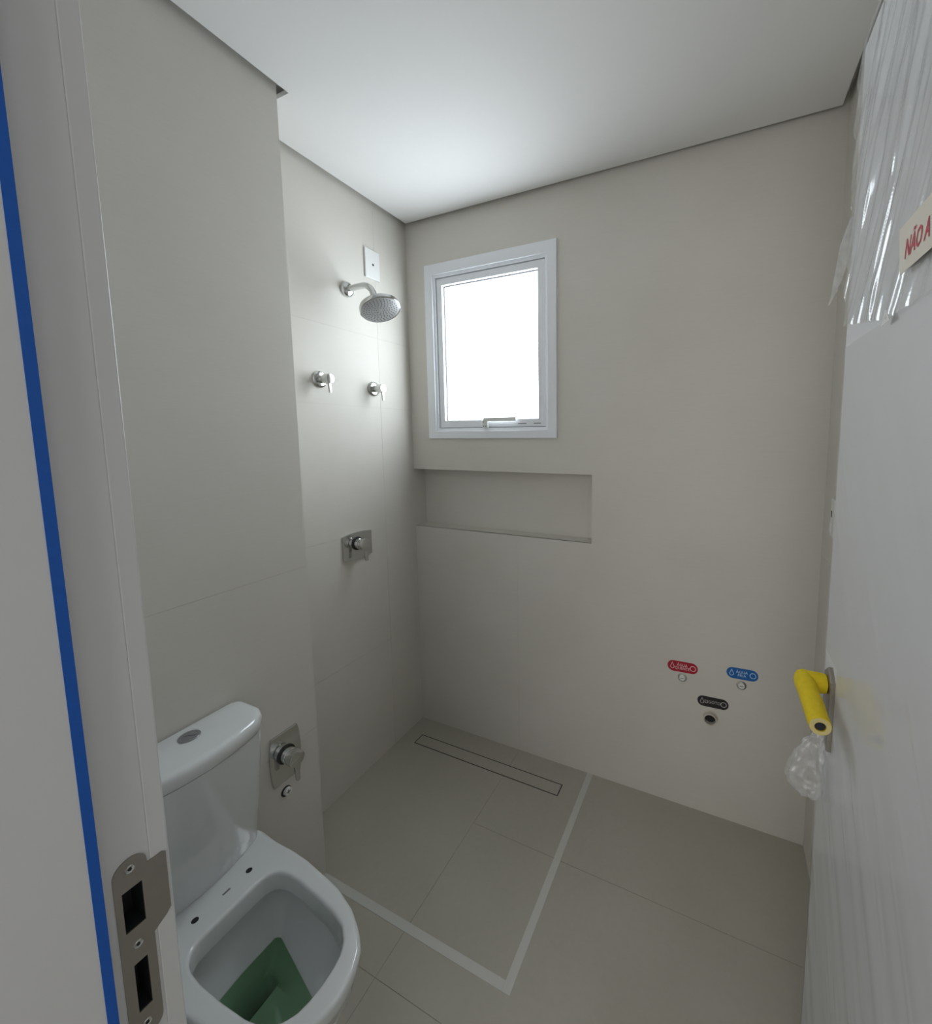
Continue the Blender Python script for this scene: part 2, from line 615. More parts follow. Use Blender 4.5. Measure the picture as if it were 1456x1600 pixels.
wpart('architrave', 'alu', 0.1059, 0.7468, 1.4332, 2.207, 0.1476, 0.7071, 1.4667, 2.1612, D - 0.010, D + 0.004, bev=0.0012)
wpart('outer_frame', 'alu', 0.1316, 0.722, 1.4507, 2.180, 0.1600, 0.6950, 1.4800, 2.1480, D - 0.002, D + 0.06, bev=0.0012)
wpart('gasket', 'gasket', 0.1580, 0.6970, 1.4780, 2.1500, 0.1640, 0.6910, 1.4850, 2.1440, D + 0.012, D + 0.05)
sash = wpart('sash', 'alu', 0.1625, 0.6925, 1.4825, 2.1455, 0.1900, 0.6600, 1.5140, 2.1150, D + 0.004, D + 0.045, bev=0.0015)
bm = bmesh.new()
ring_frame(bm, 0.1880, 0.6620, 1.5120, 2.1170, 0.1925, 0.6575, 1.5165, 2.1115, D + 0.020, D + 0.034)
link('glazing_seal', bm, 'gasket', sash)
box('pane', 0.1885, 0.6615, D + 0.027, D + 0.033, 1.5125, 2.1165, 'pane', win)
# latch
lt = box('latch', 0.398, 0.424, D - 0.012, D + 0.003, 1.478, 1.512, 'plastic', win, bevel=0.003)
box('lever', 0.405, 0.565, D - 0.018, D - 0.009, 1.507, 1.523, 'plastic', lt, bevel=0.003)
for dx, dz in ((0.405, 1.486), (0.416, 1.486), (0.403, 1.504)):
    lathe('screw', (dx, D - 0.0115, dz), (0, -1, 0), [(0, 0.0026), (0.0012, 0.0026), (0.0012, 0)], 'gasket', lt, 10)
for xa, xb in ((0.566, 0.605), (0.640, 0.672)):
    box('drain_slot', xa, xb, D + 0.0025, D + 0.006, 1.494, 1.4965, 'gasket', win)

# ------------------------------------------------------------------ door frame, strike plate, blue tape
tr1 = bpy.data.objects.new('trim_1', None)
tr1.location = (JX, 0.03, 0)
C.objects.link(tr1)
struct(tr1, 'white lacquered door jamb with a steel strike plate', 'door frame')
SX = JX + 0.012
SPZ0, SPZ1 = 0.812, 1.022
hole1 = (0.0655, 0.0815, 0.944, 0.989)
hole2 = (0.0685, 0.0795, 0.848, 0.904)
bm = bmesh.new()
slab_with_holes(bm, YF - 0.03, 0.0895, 0.0, 2.105, [(h_[0] - 0.002, h_[1] + 0.002, h_[2] - 0.002, h_[3] + 0.002) for h_ in (hole1, hole2)], lambda u, v, t: (JX - t, u, v), 0.0, 0.034)
link('jamb', bm, 'lacquer', tr1)
box('jamb_edge', JX - 0.050, JX + 0.0003, 0.0893, Y0 - 0.001, 0, 2.16, 'lacquer', tr1, bevel=0.0018, seg=3)
box('stop', JX, SX, YF - 0.03, 0.0505, 0, 2.105, 'lacquer', tr1, bevel=0.0006)
box('architrave', JX - 0.09, JX - 0.035, YF - 0.012, YF, 0, 2.16, 'lacquer', tr1, bevel=0.001)
# strike plate: rounded long plate with a lip
def strike_outline():
    y0, y1, lip = 0.0600, 0.0870, 0.1025
    pts = []
    r = (y1 - y0) / 2
    for k in range(13):
        a = math.pi - math.pi * k / 12
        pts.append((y0 + r + r * math.cos(a), SPZ1 - r + r * math.sin(a)))
    pts += [(y1, 1.004), (lip - 0.003, 1.004), (lip, 1.001), (lip, 0.935), (lip - 0.004, 0.930), (y1, 0.922)]
    for k in range(13):
        a = -math.pi * k / 12
        pts.append((y0 + r + r * math.cos(a), SPZ0 + r + r * math.sin(a)))
    return pts


def strike():
    # plate with two holes: fill with triangulation
    bm = bmesh.new()
    def loopv(pts):
        v = [bm.verts.new((JX + 0.0012, p[0], p[1])) for p in pts]
        return [bm.edges.new((v[i], v[(i + 1) % len(v)])) for i in range(len(v))]
    es = loopv(strike_outline())
    for hh in (hole1, hole2):
        es += loopv([(hh[0], hh[2]), (hh[1], hh[2]), (hh[1], hh[3]), (hh[0], hh[3])])
    bmesh.ops.triangle_fill(bm, edges=es, use_beauty=True)
    ret = bmesh.ops.extrude_face_region(bm, geom=list(bm.faces))
    for v in [g for g in ret['geom'] if isinstance(g, bmesh.types.BMVert)]:
        v.co.x -= 0.0016
    o = link('strike_plate', bm, 'steel', tr1)
    return o


sp_o = strike()
sp_o['label'] = 'brushed steel strike plate with two slots'
for z in (1.010, 0.924, 0.830):
    lathe('screw', (JX + 0.0010, 0.0735, z), (1, 0, 0), [(0, 0.0042), (0.0010, 0.0036), (0.0006, 0.0016), (0.0001, 0.0012), (0.0001, 0)], 'chrome', sp_o, 16)
    lathe('screw_socket', (JX + 0.0016, 0.0735, z), (1, 0, 0), [(0, 0.0015), (0.0006, 0.0014), (0.0006, 0)], 'hole', sp_o, 8)
for hh in (hole1, hole2):
    bm = bmesh.new()
    slab_with_holes(bm, hh[0] - 0.0019, hh[1] + 0.0019, hh[2] - 0.0019, hh[3] + 0.0019, [hh], lambda u, v, t: (JX - t, u, v), 0.0006, 0.026)
    add_box(bm, JX - 0.028, JX - 0.026, hh[0] - 0.0019, hh[1] + 0.0019, hh[2] - 0.0019, hh[3] + 0.0019)
    link('keep_box', bm, 'keep', sp_o)
bt = box('masking_tape_strip', SX, SX + 0.0006, 0.0425, 0.0502, 0.02, 2.10, 'blue')
tag(bt, 'bright blue masking tape running up the door jamb', 'tape')
# rest of the frame (right jamb and head, mostly out of sight)
tr2 = struct(box('trim_2', EX + 0.044, EX + 0.085, YF - 0.03, Y0 - 0.004, 0, 2.105, 'lacquer', None, bevel=0.001),
             'white lacquered hinge side jamb beside the open door', 'door frame')
tr3 = struct(box('trim_3', JX - 0.034, EX + 0.085, YF - 0.03, Y0 - 0.004, 2.108, 2.149, 'lacquer', None, bevel=0.001),
             'white lacquered head of the doorway', 'door frame')

# ------------------------------------------------------------------ door
dr = bpy.data.objects.new('door_1', None)
dr.location = (EX + 0.02, 0.45, 0.006)
C.objects.link(dr)
struct(dr, 'white door leaf swung open against the right wall', 'door')
DY0 = 0.115
box('leaf', EX, EX + 0.038, DY0, EY, 0.006, 2.10, 'door', dr, bevel=0.0015)
# backplate and lever (the lever is inside the yellow foam)
HY, HZ = 0.772, 0.984
bm = bmesh.new()
prism(bm, [(0.748, 0.868), (0.796, 0.868), (0.796, 1.000), (0.772, 1.018), (0.748, 1.000)],
      lambda u, v, t: (EX - t, u, v), 0.0, 0.008, bevel=0.002)
bp_ = link('backplate', bm, 'steel', dr)
lathe('key_cylinder', (EX - 0.008, 0.772, 0.917), (-1, 0, 0), [(0, 0.0105), (0.006, 0.0105), (0.008, 0.009), (0.008, 0)], 'steel', bp_, 20)
bm = bmesh.new()
add_tube(bm, [(EX, HY, HZ), (EX - 0.042, HY, HZ)], 0.008, 12)
add_tube(bm, [(EX - 0.043, HY, HZ), (EX - 0.043, HY - 0.10, HZ - 0.008)], 0.008, 12)
link('lever', bm, 'steel', dr, True)

# yellow foam sleeve
ft = thing('foam_sleeve', (EX - 0.043, HY - 0.05, HZ - 0.02), 'yellow foam sleeve wrapped over the lever handle of the white door', 'foam sleeve')


def foam(name, pts, rad, n=20, inner=None):
    bm = bmesh.new()
    rings = add_tube(bm, pts, rad, n, cap=inner is None)
    if inner:
        for ring, sgn in ((rings[0], 0), (rings[-1], 1)):
            c = sum((v.co for v in ring), Vector()) / n
            d = (Vector(pts[-1]) - Vector(pts[0])).normalized() * (-0.012 if sgn else 0.012)
            ins = [bm.verts.new(c + (v.co - c) * inner) for v in ring]
            dp = [bm.verts.new(c + (v.co - c) * inner * 0.9 + d) for v in ring]
            for i in range(n):
                j = (i + 1) % n
                bm.faces.new((ring[i], ring[j], ins[j], ins[i]))
                bm.faces.new((ins[i], ins[j], dp[j], dp[i]))
            bm.faces.new(dp)
    for v in bm.verts:
        v.co += Vector((noise.noise(v.co * 45), noise.noise(v.co * 45 + Vector((9, 0, 0))), noise.noise(v.co * 45 + Vector((0, 9, 0))))) * 0.0015
    return link(name, bm, 'foam', ft, True, 60)


def lin(a, b2, n):
    a, b2 = Vector(a), Vector(b2)
    return [a.lerp(b2, i / (n - 1)) for i in range(n)]


EXX = EX - 0.043
foam('neck_sleeve', lin((EX - 0.009, HY, HZ), (EXX - 0.002, HY + 0.001, HZ), 7), [0.0165, 0.0175, 0.018, 0.018, 0.018, 0.0175, 0.015])
pt = lin((EXX - 0.001, HY + 0.012, HZ + 0.002), (EXX + 0.004, HY - 0.118, HZ - 0.012), 12)
foam('lever_sleeve', pt, [0.014, 0.0172, 0.0178, 0.0175, 0.0172, 0.017, 0.017, 0.0168, 0.0165, 0.0165, 0.0165, 0.016], inner=0.55)
# cut end of the tube
e0 = Vector(pt[-1])
ax = (Vector(pt[-1]) - Vector(pt[-2])).normalized()
ce = lathe('cut_end', e0, ax, [(0.0004, 0.0085), (0.0008, 0.0152), (-0.0004, 0.0158), (-0.0012, 0.0085)], 'foam_cut', ft, 20)
ce['label'] = 'torn pale end of the foam tube'
lathe('hollow', e0 - ax * 0.001, ax, [(0, 0.0072), (0.0012, 0.0066), (0.0012, 0)], 'hole', ft, 16)

# ------------------------------------------------------------------ stretch film on the door
def film_sheet(name, y0, y1, z0, z1, ny, nz, hfun, mat, edge=None):
    bm = bmesh.new()
    g = []
    for i in range(ny + 1):
        col = []
        for j in range(nz + 1):
            y = y0 + (y1 - y0) * i / ny
            t = j / nz
            zb = z0 if edge is None else edge(y)
            z = zb + (z1 - zb) * t
            col.append(bm.verts.new((EX - 0.0012 - max(0.0, hfun(y, z, t)), y, z)))
        g.append(col)
    for i in range(ny):
        for j in range(nz):
            bm.faces.new((g[i][j], g[i + 1][j], g[i + 1][j + 1], g[i][j + 1]))
    return bm


def streak(y, z, ang, fa, fb, seed):
    """ridged noise, long along direction ang in the y,z plane"""
    c, s = math.cos(ang), math.sin(ang)
    a, b2 = y * c + z * s, -y * s + z * c
    n1 = noise.noise(Vector((a * fa, b2 * fb, seed)))
    n2 = noise.noise(Vector((a * fa * 2.3, b2 * fb * 2.1, seed + 7)))
    return (1 - abs(n1)) ** 5 * 0.6 + (1 - abs(n2)) ** 6 * 0.4


FA = math.atan2(1.860 - 1.700, 0.600 - 0.690)      # direction of the upper wrinkles


def long_noise(y, z, ang, fa, fb, seed):
    c, s_ = math.cos(ang), math.sin(ang)
    return noise.noise(Vector(((y * c + z * s_) * fa, (-y * s_ + z * c) * fb, seed)))


def h_top(y, z, t):
    env = min(1, (2.1 - z) / 0.05 + 0.3)
    near = 0.35 + 0.65 * max(0, min(1, (y - 0.45) / 0.18))
    n = 0.0058 * long_noise(y, z, FA, 4.5, 38, 1.3) + 0.0030 * long_noise(y, z, FA + 0.05, 9, 95, 3.3) + 0.0009 * long_noise(y, z, FA, 16, 190, 6.3)
    n *= 1 + 2.2 * max(0, z - 1.78)
    return 0.0035 + env * near * (n + 0.0008)


film = thing('stretch_film', (EX - 0.002, 0.6, 1.64), 'crumpled clear stretch film wrapped over the upper part of the white door', 'plastic film')
bm = film_sheet('upper_wrap', 0.13, EY + 0.0005, 1.6, 2.098, 340, 110, h_top, 'film',
                edge=lambda y: 1.597 + 0.045 * max(0, (y - 0.6) / 0.23) + 0.006 * noise.noise(Vector((y * 30, 0, 2))))
link('upper_wrap', bm, 'film', film, True, 180)


def h_low(y, z, t):
    a = math.atan2(-0.10, -0.075)
    amp = 0.35 + 0.65 * max(0, min(1, (1.15 - z) / 0.25))
    n = long_noise(y, z, a, 2.2, 20, 5.1) * 0.0026 + max(0.0, long_noise(y, z, a, 7, 70, 2.2) - 0.28) * 0.0042
    return 0.0016 + n * amp


film2 = thing('protective_film', (EX - 0.002, 0.5, 0.02), 'smooth clear protective film covering the lower white door below the crumpled wrap', 'plastic film')
bm = film_sheet('lower_wrap', 0.13, EY + 0.0005, 0.02, 1.60, 150, 220, h_low, 'film_thin')
# cut-out round the handle
bmesh.ops.delete(bm, geom=[f for f in bm.faces if 0.735 < f.calc_center_median().y < 0.812 and 0.85 < f.calc_center_median().z < 1.035], context='FACES')
link('lower_wrap', bm, 'film_thin', film2, True, 180)


# loose torn tail at the door edge
def ribbon(name, pts, widths, wdir, mat, parent, n=10, amp=0.004, seed=0):
    bm = bmesh.new()
    rows = []
    for i, (p, w) in enumerate(zip(pts, widths)):
        p = Vector(p)
        row = []
        for k in range(n + 1):
            s = k / n - 0.5
            q = p + Vector(wdir) * (w * s)
            q += Vector((noise.noise(q * 60 + Vector((seed, 0, 0))), noise.noise(q * 60 + Vector((0, seed, 3))), 0)) * amp
            row.append(bm.verts.new(q))
        rows.append(row)
    for a, b2 in zip(rows, rows[1:]):
        for k in range(n):
            bm.faces.new((a[k], a[k + 1], b2[k + 1], b2[k]))
    return link(name, bm, mat, parent, True, 180)


ribbon('torn_tail', [(1.556, 0.832, 1.83), (1.552, 0.834, 1.79), (1.547, 0.836, 1.75), (1.541, 0.836, 1.72), (1.535, 0.836, 1.695), (1.532, 0.836, 1.682)],
       [0.012, 0.030, 0.030, 0.020, 0.010, 0.003], (0.75, 0.3, 0.58), 'tail', film, seed=2)

# film bunched and hanging under the handle
bagt = thing('film_scrap', (1.53, 0.75, 0.75), 'loose loop of clear film hanging below the yellow door handle', 'plastic film')
bm = bmesh.new()
NB_, NR = 64, 30
rows = []
for j in range(NR + 1):
    t = j / NR
    z = 0.925 - 0.172 * t
    half = 0.005 + 0.028 * math.sin(math.pi * min(1.0, 0.02 + 0.98 * t ** 2.4)) ** 0.7 if t < 0.985 else 0.006
    cx_ = 1.550 - 0.0235 * math.sin(math.pi * 0.5 * min(1, t * 1.35)) + 0.010 * max(0, t - 0.75) * 4
    row = []
    for k in range(NB_):
        a = 2 * math.pi * k / NB_
        pl = 1 + 0.16 * math.sin(5 * a + 6 * t) * (1 - t) + 0.10 * math.sin(9 * a - 4 * t + 1)
        q = Vector((cx_ + half * pl * math.cos(a), 0.756 + half * 0.5 * pl * math.sin(a) + 0.010 * t, z))
        q += Vector((noise.noise(q * 60), noise.noise(q * 60 + Vector((5, 0, 0))) * 1.3, 0.5 * noise.noise(q * 50 + Vector((0, 5, 0))))) * 0.0075
        q.x = min(q.x, EX - 0.0065)
        row.append(bm.verts.new(q))
    rows.append(row)
for a, b2 in zip(rows, rows[1:]):
    for k in range(NB_):
        bm.faces.new((a[k], a[(k + 1) % NB_], b2[(k + 1) % NB_], b2[k]))
link('film_loop', bm, 'bag', bagt, True, 180)

# paper note taped under the film
note = thing('paper_note', (EX - 0.0075, 0.50, 1.66), 'cream paper strip with red handwriting stuck on the film of the door', 'paper note')
NXP = EX - 0.0085


def npt(u, v, w=0.0):
    """u along the note (towards the hinge), v up, slightly tilted"""
    a = math.radians(0.0)
    return (NXP - w, 0.560 - (u * math.cos(a) - v * math.sin(a)), 1.669 + u * math.sin(a) + v * math.cos(a))


bm = bmesh.new()
prism(bm, [(0.0, -0.030), (0.215, -0.030), (0.215, 0.030), (-0.012, 0.028)], lambda u, v, t: npt(u, v, t), 0.0, 0.0006)
link('paper', bm, 'paper', note)
bm = text_bm('NÃO A', 0.033, lambda u, v, w: npt(u * 0.62 + 0.012, v * 0.95 - 0.006, 0.0012), 'LEFT', shear=0.2, offset=0.0004)
link('red_lettering', bm, 'ink', note)
bm = bmesh.new()
prism(bm, [(0.0, 0.0), (0.030, 0.001), (0.013, 0.019)], lambda u, v, t: (EX - 0.0078 - t, 0.617 - u, 1.592 + v), 0.0, 0.0006)
tag(link('tape_scrap', bm, 'plastic'), 'tiny white triangular scrap stuck on the film of the door', 'tape scrap')

# ------------------------------------------------------------------ toilet
TY = 0.3725
tl = thing('toilet', (0.45, TY, 0), 'white close-coupled toilet without seat, green water in the bowl', 'toilet')
NP = 96
Z = 0.390


def skew(x, y):
    """the bowl stands slightly turned towards the door wall"""
    return (x, y - 0.03 * max(0.0, x - 0.38))


def ring3(poly, z):
    return [(*skew(p[0], p[1]), z) for p in resample([(a, b2, 0) for a, b2 in poly], NP)]


def rim_outer(s=0.0):
    """plan of the rim: straight back, slightly flared sides, rounded square front"""
    half = [(0.206, 0.0), (0.206, 0.130), (0.215, 0.140), (0.260, 0.1465), (0.325, 0.1420), (0.390, 0.1440), (0.445, 0.1440), (0.503, 0.1390),
            (0.569, 0.1330), (0.635, 0.1160), (0.680, 0.0940), (0.708, 0.0740), (0.724, 0.0480), (0.732, 0.022), (0.734, 0.0)]
    up_ = [(x if x < 0.3 else x - s, TY + max(0, y - s)) for x, y in half]
    dn = [(x if x < 0.3 else x - s, TY - max(0, y - s)) for x, y in half[1:-1]]
    return [up_[0]] + list(reversed([])) + dn + list(reversed(up_[1:]))


def opening(o):
    """plan of the bowl opening, o = offset outwards"""
    half = [(0.381 - o, 0.0), (0.381 - o, 0.058), (0.3835 - o, 0.074 + o * 0.4), (0.392 - o * 0.8, 0.088 + o * 0.7), (0.408 - o * 0.4, 0.0985 + o), (0.430, 0.1035 + o), (0.470, 0.1050 + o),
            (0.535, 0.1020 + o), (0.600, 0.0960 + o), (0.640, 0.0860 + o * 0.9), (0.667 + o * 0.5, 0.0680 + o * 0.7), (0.681 + o * 0.8, 0.0480 + o * 0.4), (0.687 + o, 0.0250), (0.689 + o, 0.0)]
    up_ = [(x, TY + y) for x, y in half]
    dn = [(x, TY - y) for x, y in half[1:-1]]
    return [up_[0]] + dn + list(reversed(up_[1:]))


inner, inner2, inner3 = opening(0.0), opening(-0.004), opening(0.020)
pool0 = [(0.402, TY)] + [(0.405, TY - 0.078), (0.420, TY - 0.086), (0.445, TY - 0.080), (0.640, TY - 0.034), (0.655, TY - 0.020),
                       (0.655, TY + 0.020), (0.640, TY + 0.034), (0.445, TY + 0.080), (0.420, TY + 0.086), (0.405, TY + 0.078)]
pool1 = [(0.416, TY)] + [(0.418, TY - 0.046), (0.424, TY - 0.052), (0.44, TY - 0.052), (0.545, TY - 0.028), (0.555, TY - 0.02),
                       (0.555, TY + 0.02), (0.545, TY + 0.028), (0.44, TY + 0.052), (0.424, TY + 0.052), (0.418, TY + 0.046)]
trap = rrect(0.420, 0.462, TY - 0.046, TY + 0.046, 0.012, 4)
trap1 = rrect(0.424, 0.455, TY - 0.042, TY + 0.042, 0.012, 4)


def body(s, x0, x1, hw, r):
    return rrect(x0, x1, TY - hw, TY + hw, r, 8)


base0 = rrect(0.222, 0.600, TY - 0.092, TY + 0.092, (0.03, 0.085, 0.085, 0.03), 10)
base1 = rrect(0.222, 0.610, TY - 0.094, TY + 0.094, (0.03, 0.088, 0.088, 0.03), 10)
base2 = rrect(0.215, 0.650, TY - 0.108, TY + 0.108, (0.03, 0.095, 0.095, 0.03), 10)
bm = bmesh.new()
rings = [ring3(base0, 0.0), ring3(base1, 0.03), ring3(base1, 0.12), ring3(base2, 0.24), ring3(rim_outer(0.018), 0.325), ring3(rim_outer(0.006), 0.356),
         ring3(rim_outer(0.0), 0.370), ring3(rim_outer(0.0), Z - 0.006), ring3(rim_outer(0.002), Z - 0.0015), ring3(rim_outer(0.006), Z), ring3(rim_outer(0.009), Z),
         ring3(opening(0.004), Z), ring3(inner, Z - 0.0005), ring3(opening(-0.003), Z - 0.003), ring3(inner2, Z - 0.008), ring3(inner2, Z - 0.040), ring3(inner2, Z - 0.046), ring3(inner3, Z - 0.047),
         ring3(inner3, Z - 0.085), ring3(pool0, 0.245), ring3(pool1, 0.195), ring3(trap, 0.182), ring3(trap1, 0.13)]
loft(bm, rings, True, False)
link('bowl', bm, 'ceramic', tl, True, 50)
bm = bmesh.new()
prism(bm, rrect(0.418, 0.462, TY - 0.049, TY + 0.049, 0.012, 4), lambda u, v, t: (u, v, t), 0.12, 0.1305)
link('trap_outlet', bm, 'hole', tl)
bm = bmesh.new()
lv = 0.236
wp = [(0.4055, TY)] + [(0.4085, TY - 0.074), (0.421, TY - 0.079), (0.445, TY - 0.0735), (0.620, TY - 0.032), (0.634, TY - 0.018),
                     (0.634, TY + 0.018), (0.620, TY + 0.032), (0.445, TY + 0.0735), (0.421, TY + 0.079), (0.4085, TY + 0.074)]
bm.faces.new([bm.verts.new((*skew(a, b2), lv)) for a, b2 in wp])
wo = link('water', bm, 'water', tl)
wo['label'] = 'green tinted water'
# seat bolt holes and the small mark between them
for (x, y, r) in ((0.336, 0.4385, 0.0068), (0.336, 0.3245, 0.0068)):
    lathe('bolt_hole', (x, y, Z - 0.003), (0, 0, 1), [(0, r), (0.0033, r), (0.0033, 0)], 'hole', tl, 20)
box('stamp', 0.3345, 0.3395, 0.379, 0.395, Z - 0.001, Z + 0.0003, 'button', tl)


# tank
def tank_plan(xb, xs, xf, hw, r=0.016, rb=0.006):
    """straight back, sides, bowed front"""
    pts = [(xb, TY)]
    pts += [(xb + rb * (1 - math.cos(q)), TY - hw + rb * (1 - math.sin(q))) for q in (0, 0.4, 0.8, 1.2, math.pi / 2)]
    n = 16
    pts.append((xs - r, TY - hw))
    pts.append((xs - r * 0.3, TY - hw + r * 0.3))
    for k in range(n + 1):
        y = -hw + r + (2 * hw - 2 * r) * k / n
        pts.append((xs + (xf - xs) * (1 - (y / hw) ** 2), TY + y))
    pts.append((xs - r * 0.3, TY + hw - r * 0.3))
    pts.append((xs - r, TY + hw))
    pts += [(xb + rb * (1 - math.cos(q)), TY + hw - rb * (1 - math.sin(q))) for q in (math.pi / 2, 1.2, 0.8, 0.4, 0)]
    return pts


bm = bmesh.new()
loft(bm, [ring3(tank_plan(0.206, 0.262, 0.292, 0.139), Z - 0.002), ring3(tank_plan(0.206, 0.264, 0.294, 0.140), Z + 0.003), ring3(tank_plan(0.206, 0.300, 0.336, 0.142, 0.022, 0.012), 0.60),
          ring3(tank_plan(0.206, 0.318, 0.352, 0.1435, 0.028, 0.018), 0.716)])
link('tank', bm, 'ceramic', tl, True, 50)
bm = bmesh.new()
loft(bm, [ring3(tank_plan(0.206, 0.315, 0.350, 0.1420, 0.028, 0.018), 0.7155), ring3(tank_plan(0.206, 0.315, 0.350, 0.1420, 0.028, 0.018), 0.7185)])
link('lid_joint', bm, 'gasket', tl, True, 50)
bm = bmesh.new()
loft(bm, [ring3(tank_plan(0.204, 0.318, 0.354, 0.144, 0.030, 0.020), 0.7182), ring3(tank_plan(0.204, 0.321, 0.357, 0.146, 0.030, 0.020), 0.722), ring3(tank_plan(0.204, 0.321, 0.357, 0.146, 0.030, 0.020), 0.742),
          ring3(tank_plan(0.205, 0.319, 0.354, 0.1445, 0.030, 0.020), 0.749), ring3(tank_plan(0.207, 0.314, 0.348, 0.140, 0.030, 0.020), 0.7535), ring3(tank_plan(0.210, 0.306, 0.338, 0.133, 0.030, 0.020), 0.755)])
lid = link('tank_lid', bm, 'ceramic', tl, True, 60)
fb = lathe('flush_button', (0.252, 0.383, 0.7545), (0, 0, 1), [(0, 0.0215), (0.002, 0.0215), (0.003, 0.0205), (0.003, 0.0155), (0.0022, 0.0150), (0.0022, 0)], 'button', tl, 32)
for s in (-1, 1):
    pts = []
    for k in range(13):
        a = math.pi * k / 12
        pts.append((0.0138 * math.cos(a), s * (0.0007 + 0.0138 * math.sin(a))))
    rot_ = math.radians(35)
    bm = bmesh.new()
    prism(bm, pts, lambda u, v, t: (0.252 + u * math.cos(rot_) - v * math.sin(rot_), 0.383 + u * math.sin(rot_) + v * math.cos(rot_), t), 0.7560, 0.7582 if s > 0 else 0.7574, bevel=0.0006)
    link('push_half', bm, 'button', fb, False)

# ------------------------------------------------------------------ wall valves
def bowed_plate(L, Wd, bow, vertical):
    """outline of the cover plate: long edges bow outwards"""
    pts = []
    n = 10
    for k in range(n + 1):
        s = -1 + 2 * k / n
        pts.append((s * L / 2, -(Wd / 2 - bow * s * s)))
    for k in range(n + 1):
        s = 1 - 2 * k / n
        pts.append((s * L / 2, Wd / 2 - bow * s * s))
    if vertical:
        pts = [(b2, a) for a, b2 in pts]
    return pts


def mixer(name, x0, yc, zc, oy, oz, L, Wd, vertical, label, sc=1.0):
    t = thing(name, (x0, yc, zc), label, 'mixer valve')
    bm = bmesh.new()
    prism(bm, bowed_plate(L, Wd, 0.007, vertical), lambda u, v, w: (x0 + w, yc + u, zc + v), 0.0, 0.007, bevel=0.0012)
    link('cover_plate', bm, 'chrome', t)
    yb, zb = yc + oy, zc + oz
    ax_ = (1, 0, 0)
    lathe('seal_ring', (x0 + 0.0065, yb, zb), ax_, [(0, 0.0275 * sc), (0.0035, 0.0275 * sc), (0.0035, 0.02 * sc)], 'chrome_dark', t, 32)
    lathe('cartridge_sleeve', (x0 + 0.009, yb, zb), ax_, [(0, 0.0225 * sc), (0.018, 0.0225 * sc), (0.019, 0.0215 * sc), (0.0195, 0.0205 * sc), (0.024, 0.0205 * sc)], 'chrome', t, 32)
    k = lathe('handle_knob', (x0 + 0.0325, yb, zb), ax_, [(0, 0.0205 * sc), (0.0005, 0.0232 * sc), (0.022, 0.0238 * sc), (0.0235, 0.0232 * sc), (0.024, 0.022 * sc), (0.024, 0)], 'chrome', t, 36)
    bm = bmesh.new()
    prism(bm, [(-0.0075 * sc, -0.016 * sc), (0.0075 * sc, -0.016 * sc), (0.0052 * sc, -0.066 * sc), (0.004 * sc, -0.068 * sc), (-0.004 * sc, -0.068 * sc), (-0.0052 * sc, -0.066 * sc)],
          lambda u, v, w: (x0 + 0.0465 + w + 0.004 * (-(v + 0.016) / 0.05), yb + u, zb + v), 0.0, 0.008, bevel=0.0012)
    link('lever', bm, 'chrome', k)
    return t


mixer('shower_mixer', 0.0, 1.113, 0.999, -0.004, 0.010, 0.146, 0.112, False, 'chrome lever mixer on a wide plate on the shower wall')
mixer('hygienic_mixer', XL, 0.630, 0.503, 0.000, 0.006, 0.152, 0.094, True, 'chrome lever mixer on an upright plate beside the toilet tank', 0.98)


def stop_valve(name, yc, zc, label):
    t = thing(name, (0, yc, zc), label, 'valve', 'lever stop valves on the shower wall')
    lathe('flange', (0, yc, zc), (1, 0, 0), [(0, 0.030), (0.005, 0.030), (0.0085, 0.027), (0.010, 0.022), (0.010, 0.012)], 'chrome', t, 32)
    lathe('spindle_sleeve', (0.009, yc, zc), (1, 0, 0), [(0, 0.0145), (0.020, 0.0145), (0.021, 0.0135)], 'chrome', t, 28)
    k = lathe('handle_knob', (0.029, yc, zc), (1, 0, 0), [(0, 0.0145), (0.0008, 0.0175), (0.026, 0.018), (0.0285, 0.0165), (0.029, 0.014), (0.029, 0)], 'chrome', t, 32)
    bm = bmesh.new()
    prism(bm, [(-0.0055, -0.010), (0.0055, -0.010), (0.0042, -0.049), (0.003, -0.051), (-0.003, -0.051), (-0.0042, -0.049)],
          lambda u, v, w: (0.047 + w + 0.003 * (-(v + 0.01) / 0.04), yc + u, zc + v), 0.0, 0.0075, bevel=0.0012)
    link('lever', bm, 'chrome', k)
    return t


stop_valve('stop_valve', 0.982, 1.655, 'chrome lever stop valve on the shower wall, the nearer and left one of two')
stop_valve('stop_valve', 1.239, 1.645, 'chrome lever stop valve on the shower wall, the right one nearest the corner')

# pipe plug below the toilet mixer
pp = thing('pipe_plug', (XL, 0.626, 0.390), 'small white threaded plug in the wall below the mixer beside the toilet', 'pipe plug')
lathe('rim', (XL, 0.626, 0.390), (1, 0, 0), [(0, 0.0150), (0.0015, 0.0150), (0.0015, 0.0100)], 'chrome_dark', pp, 24)
lathe('cap', (XL, 0.628, 0.390), (1, 0, 0), [(0, 0.0112), (0.009, 0.0112), (0.010, 0.0100), (0.010, 0)], 'plastic', pp, 24)
for a, b2 in ((0.006, 0.0012), (0.0012, 0.006)):
    box('cross_slot', XL + 0.0097, XL + 0.0104, 0.628 - a, 0.628 + a, 0.390 - b2, 0.390 + b2, 'gasket', pp)

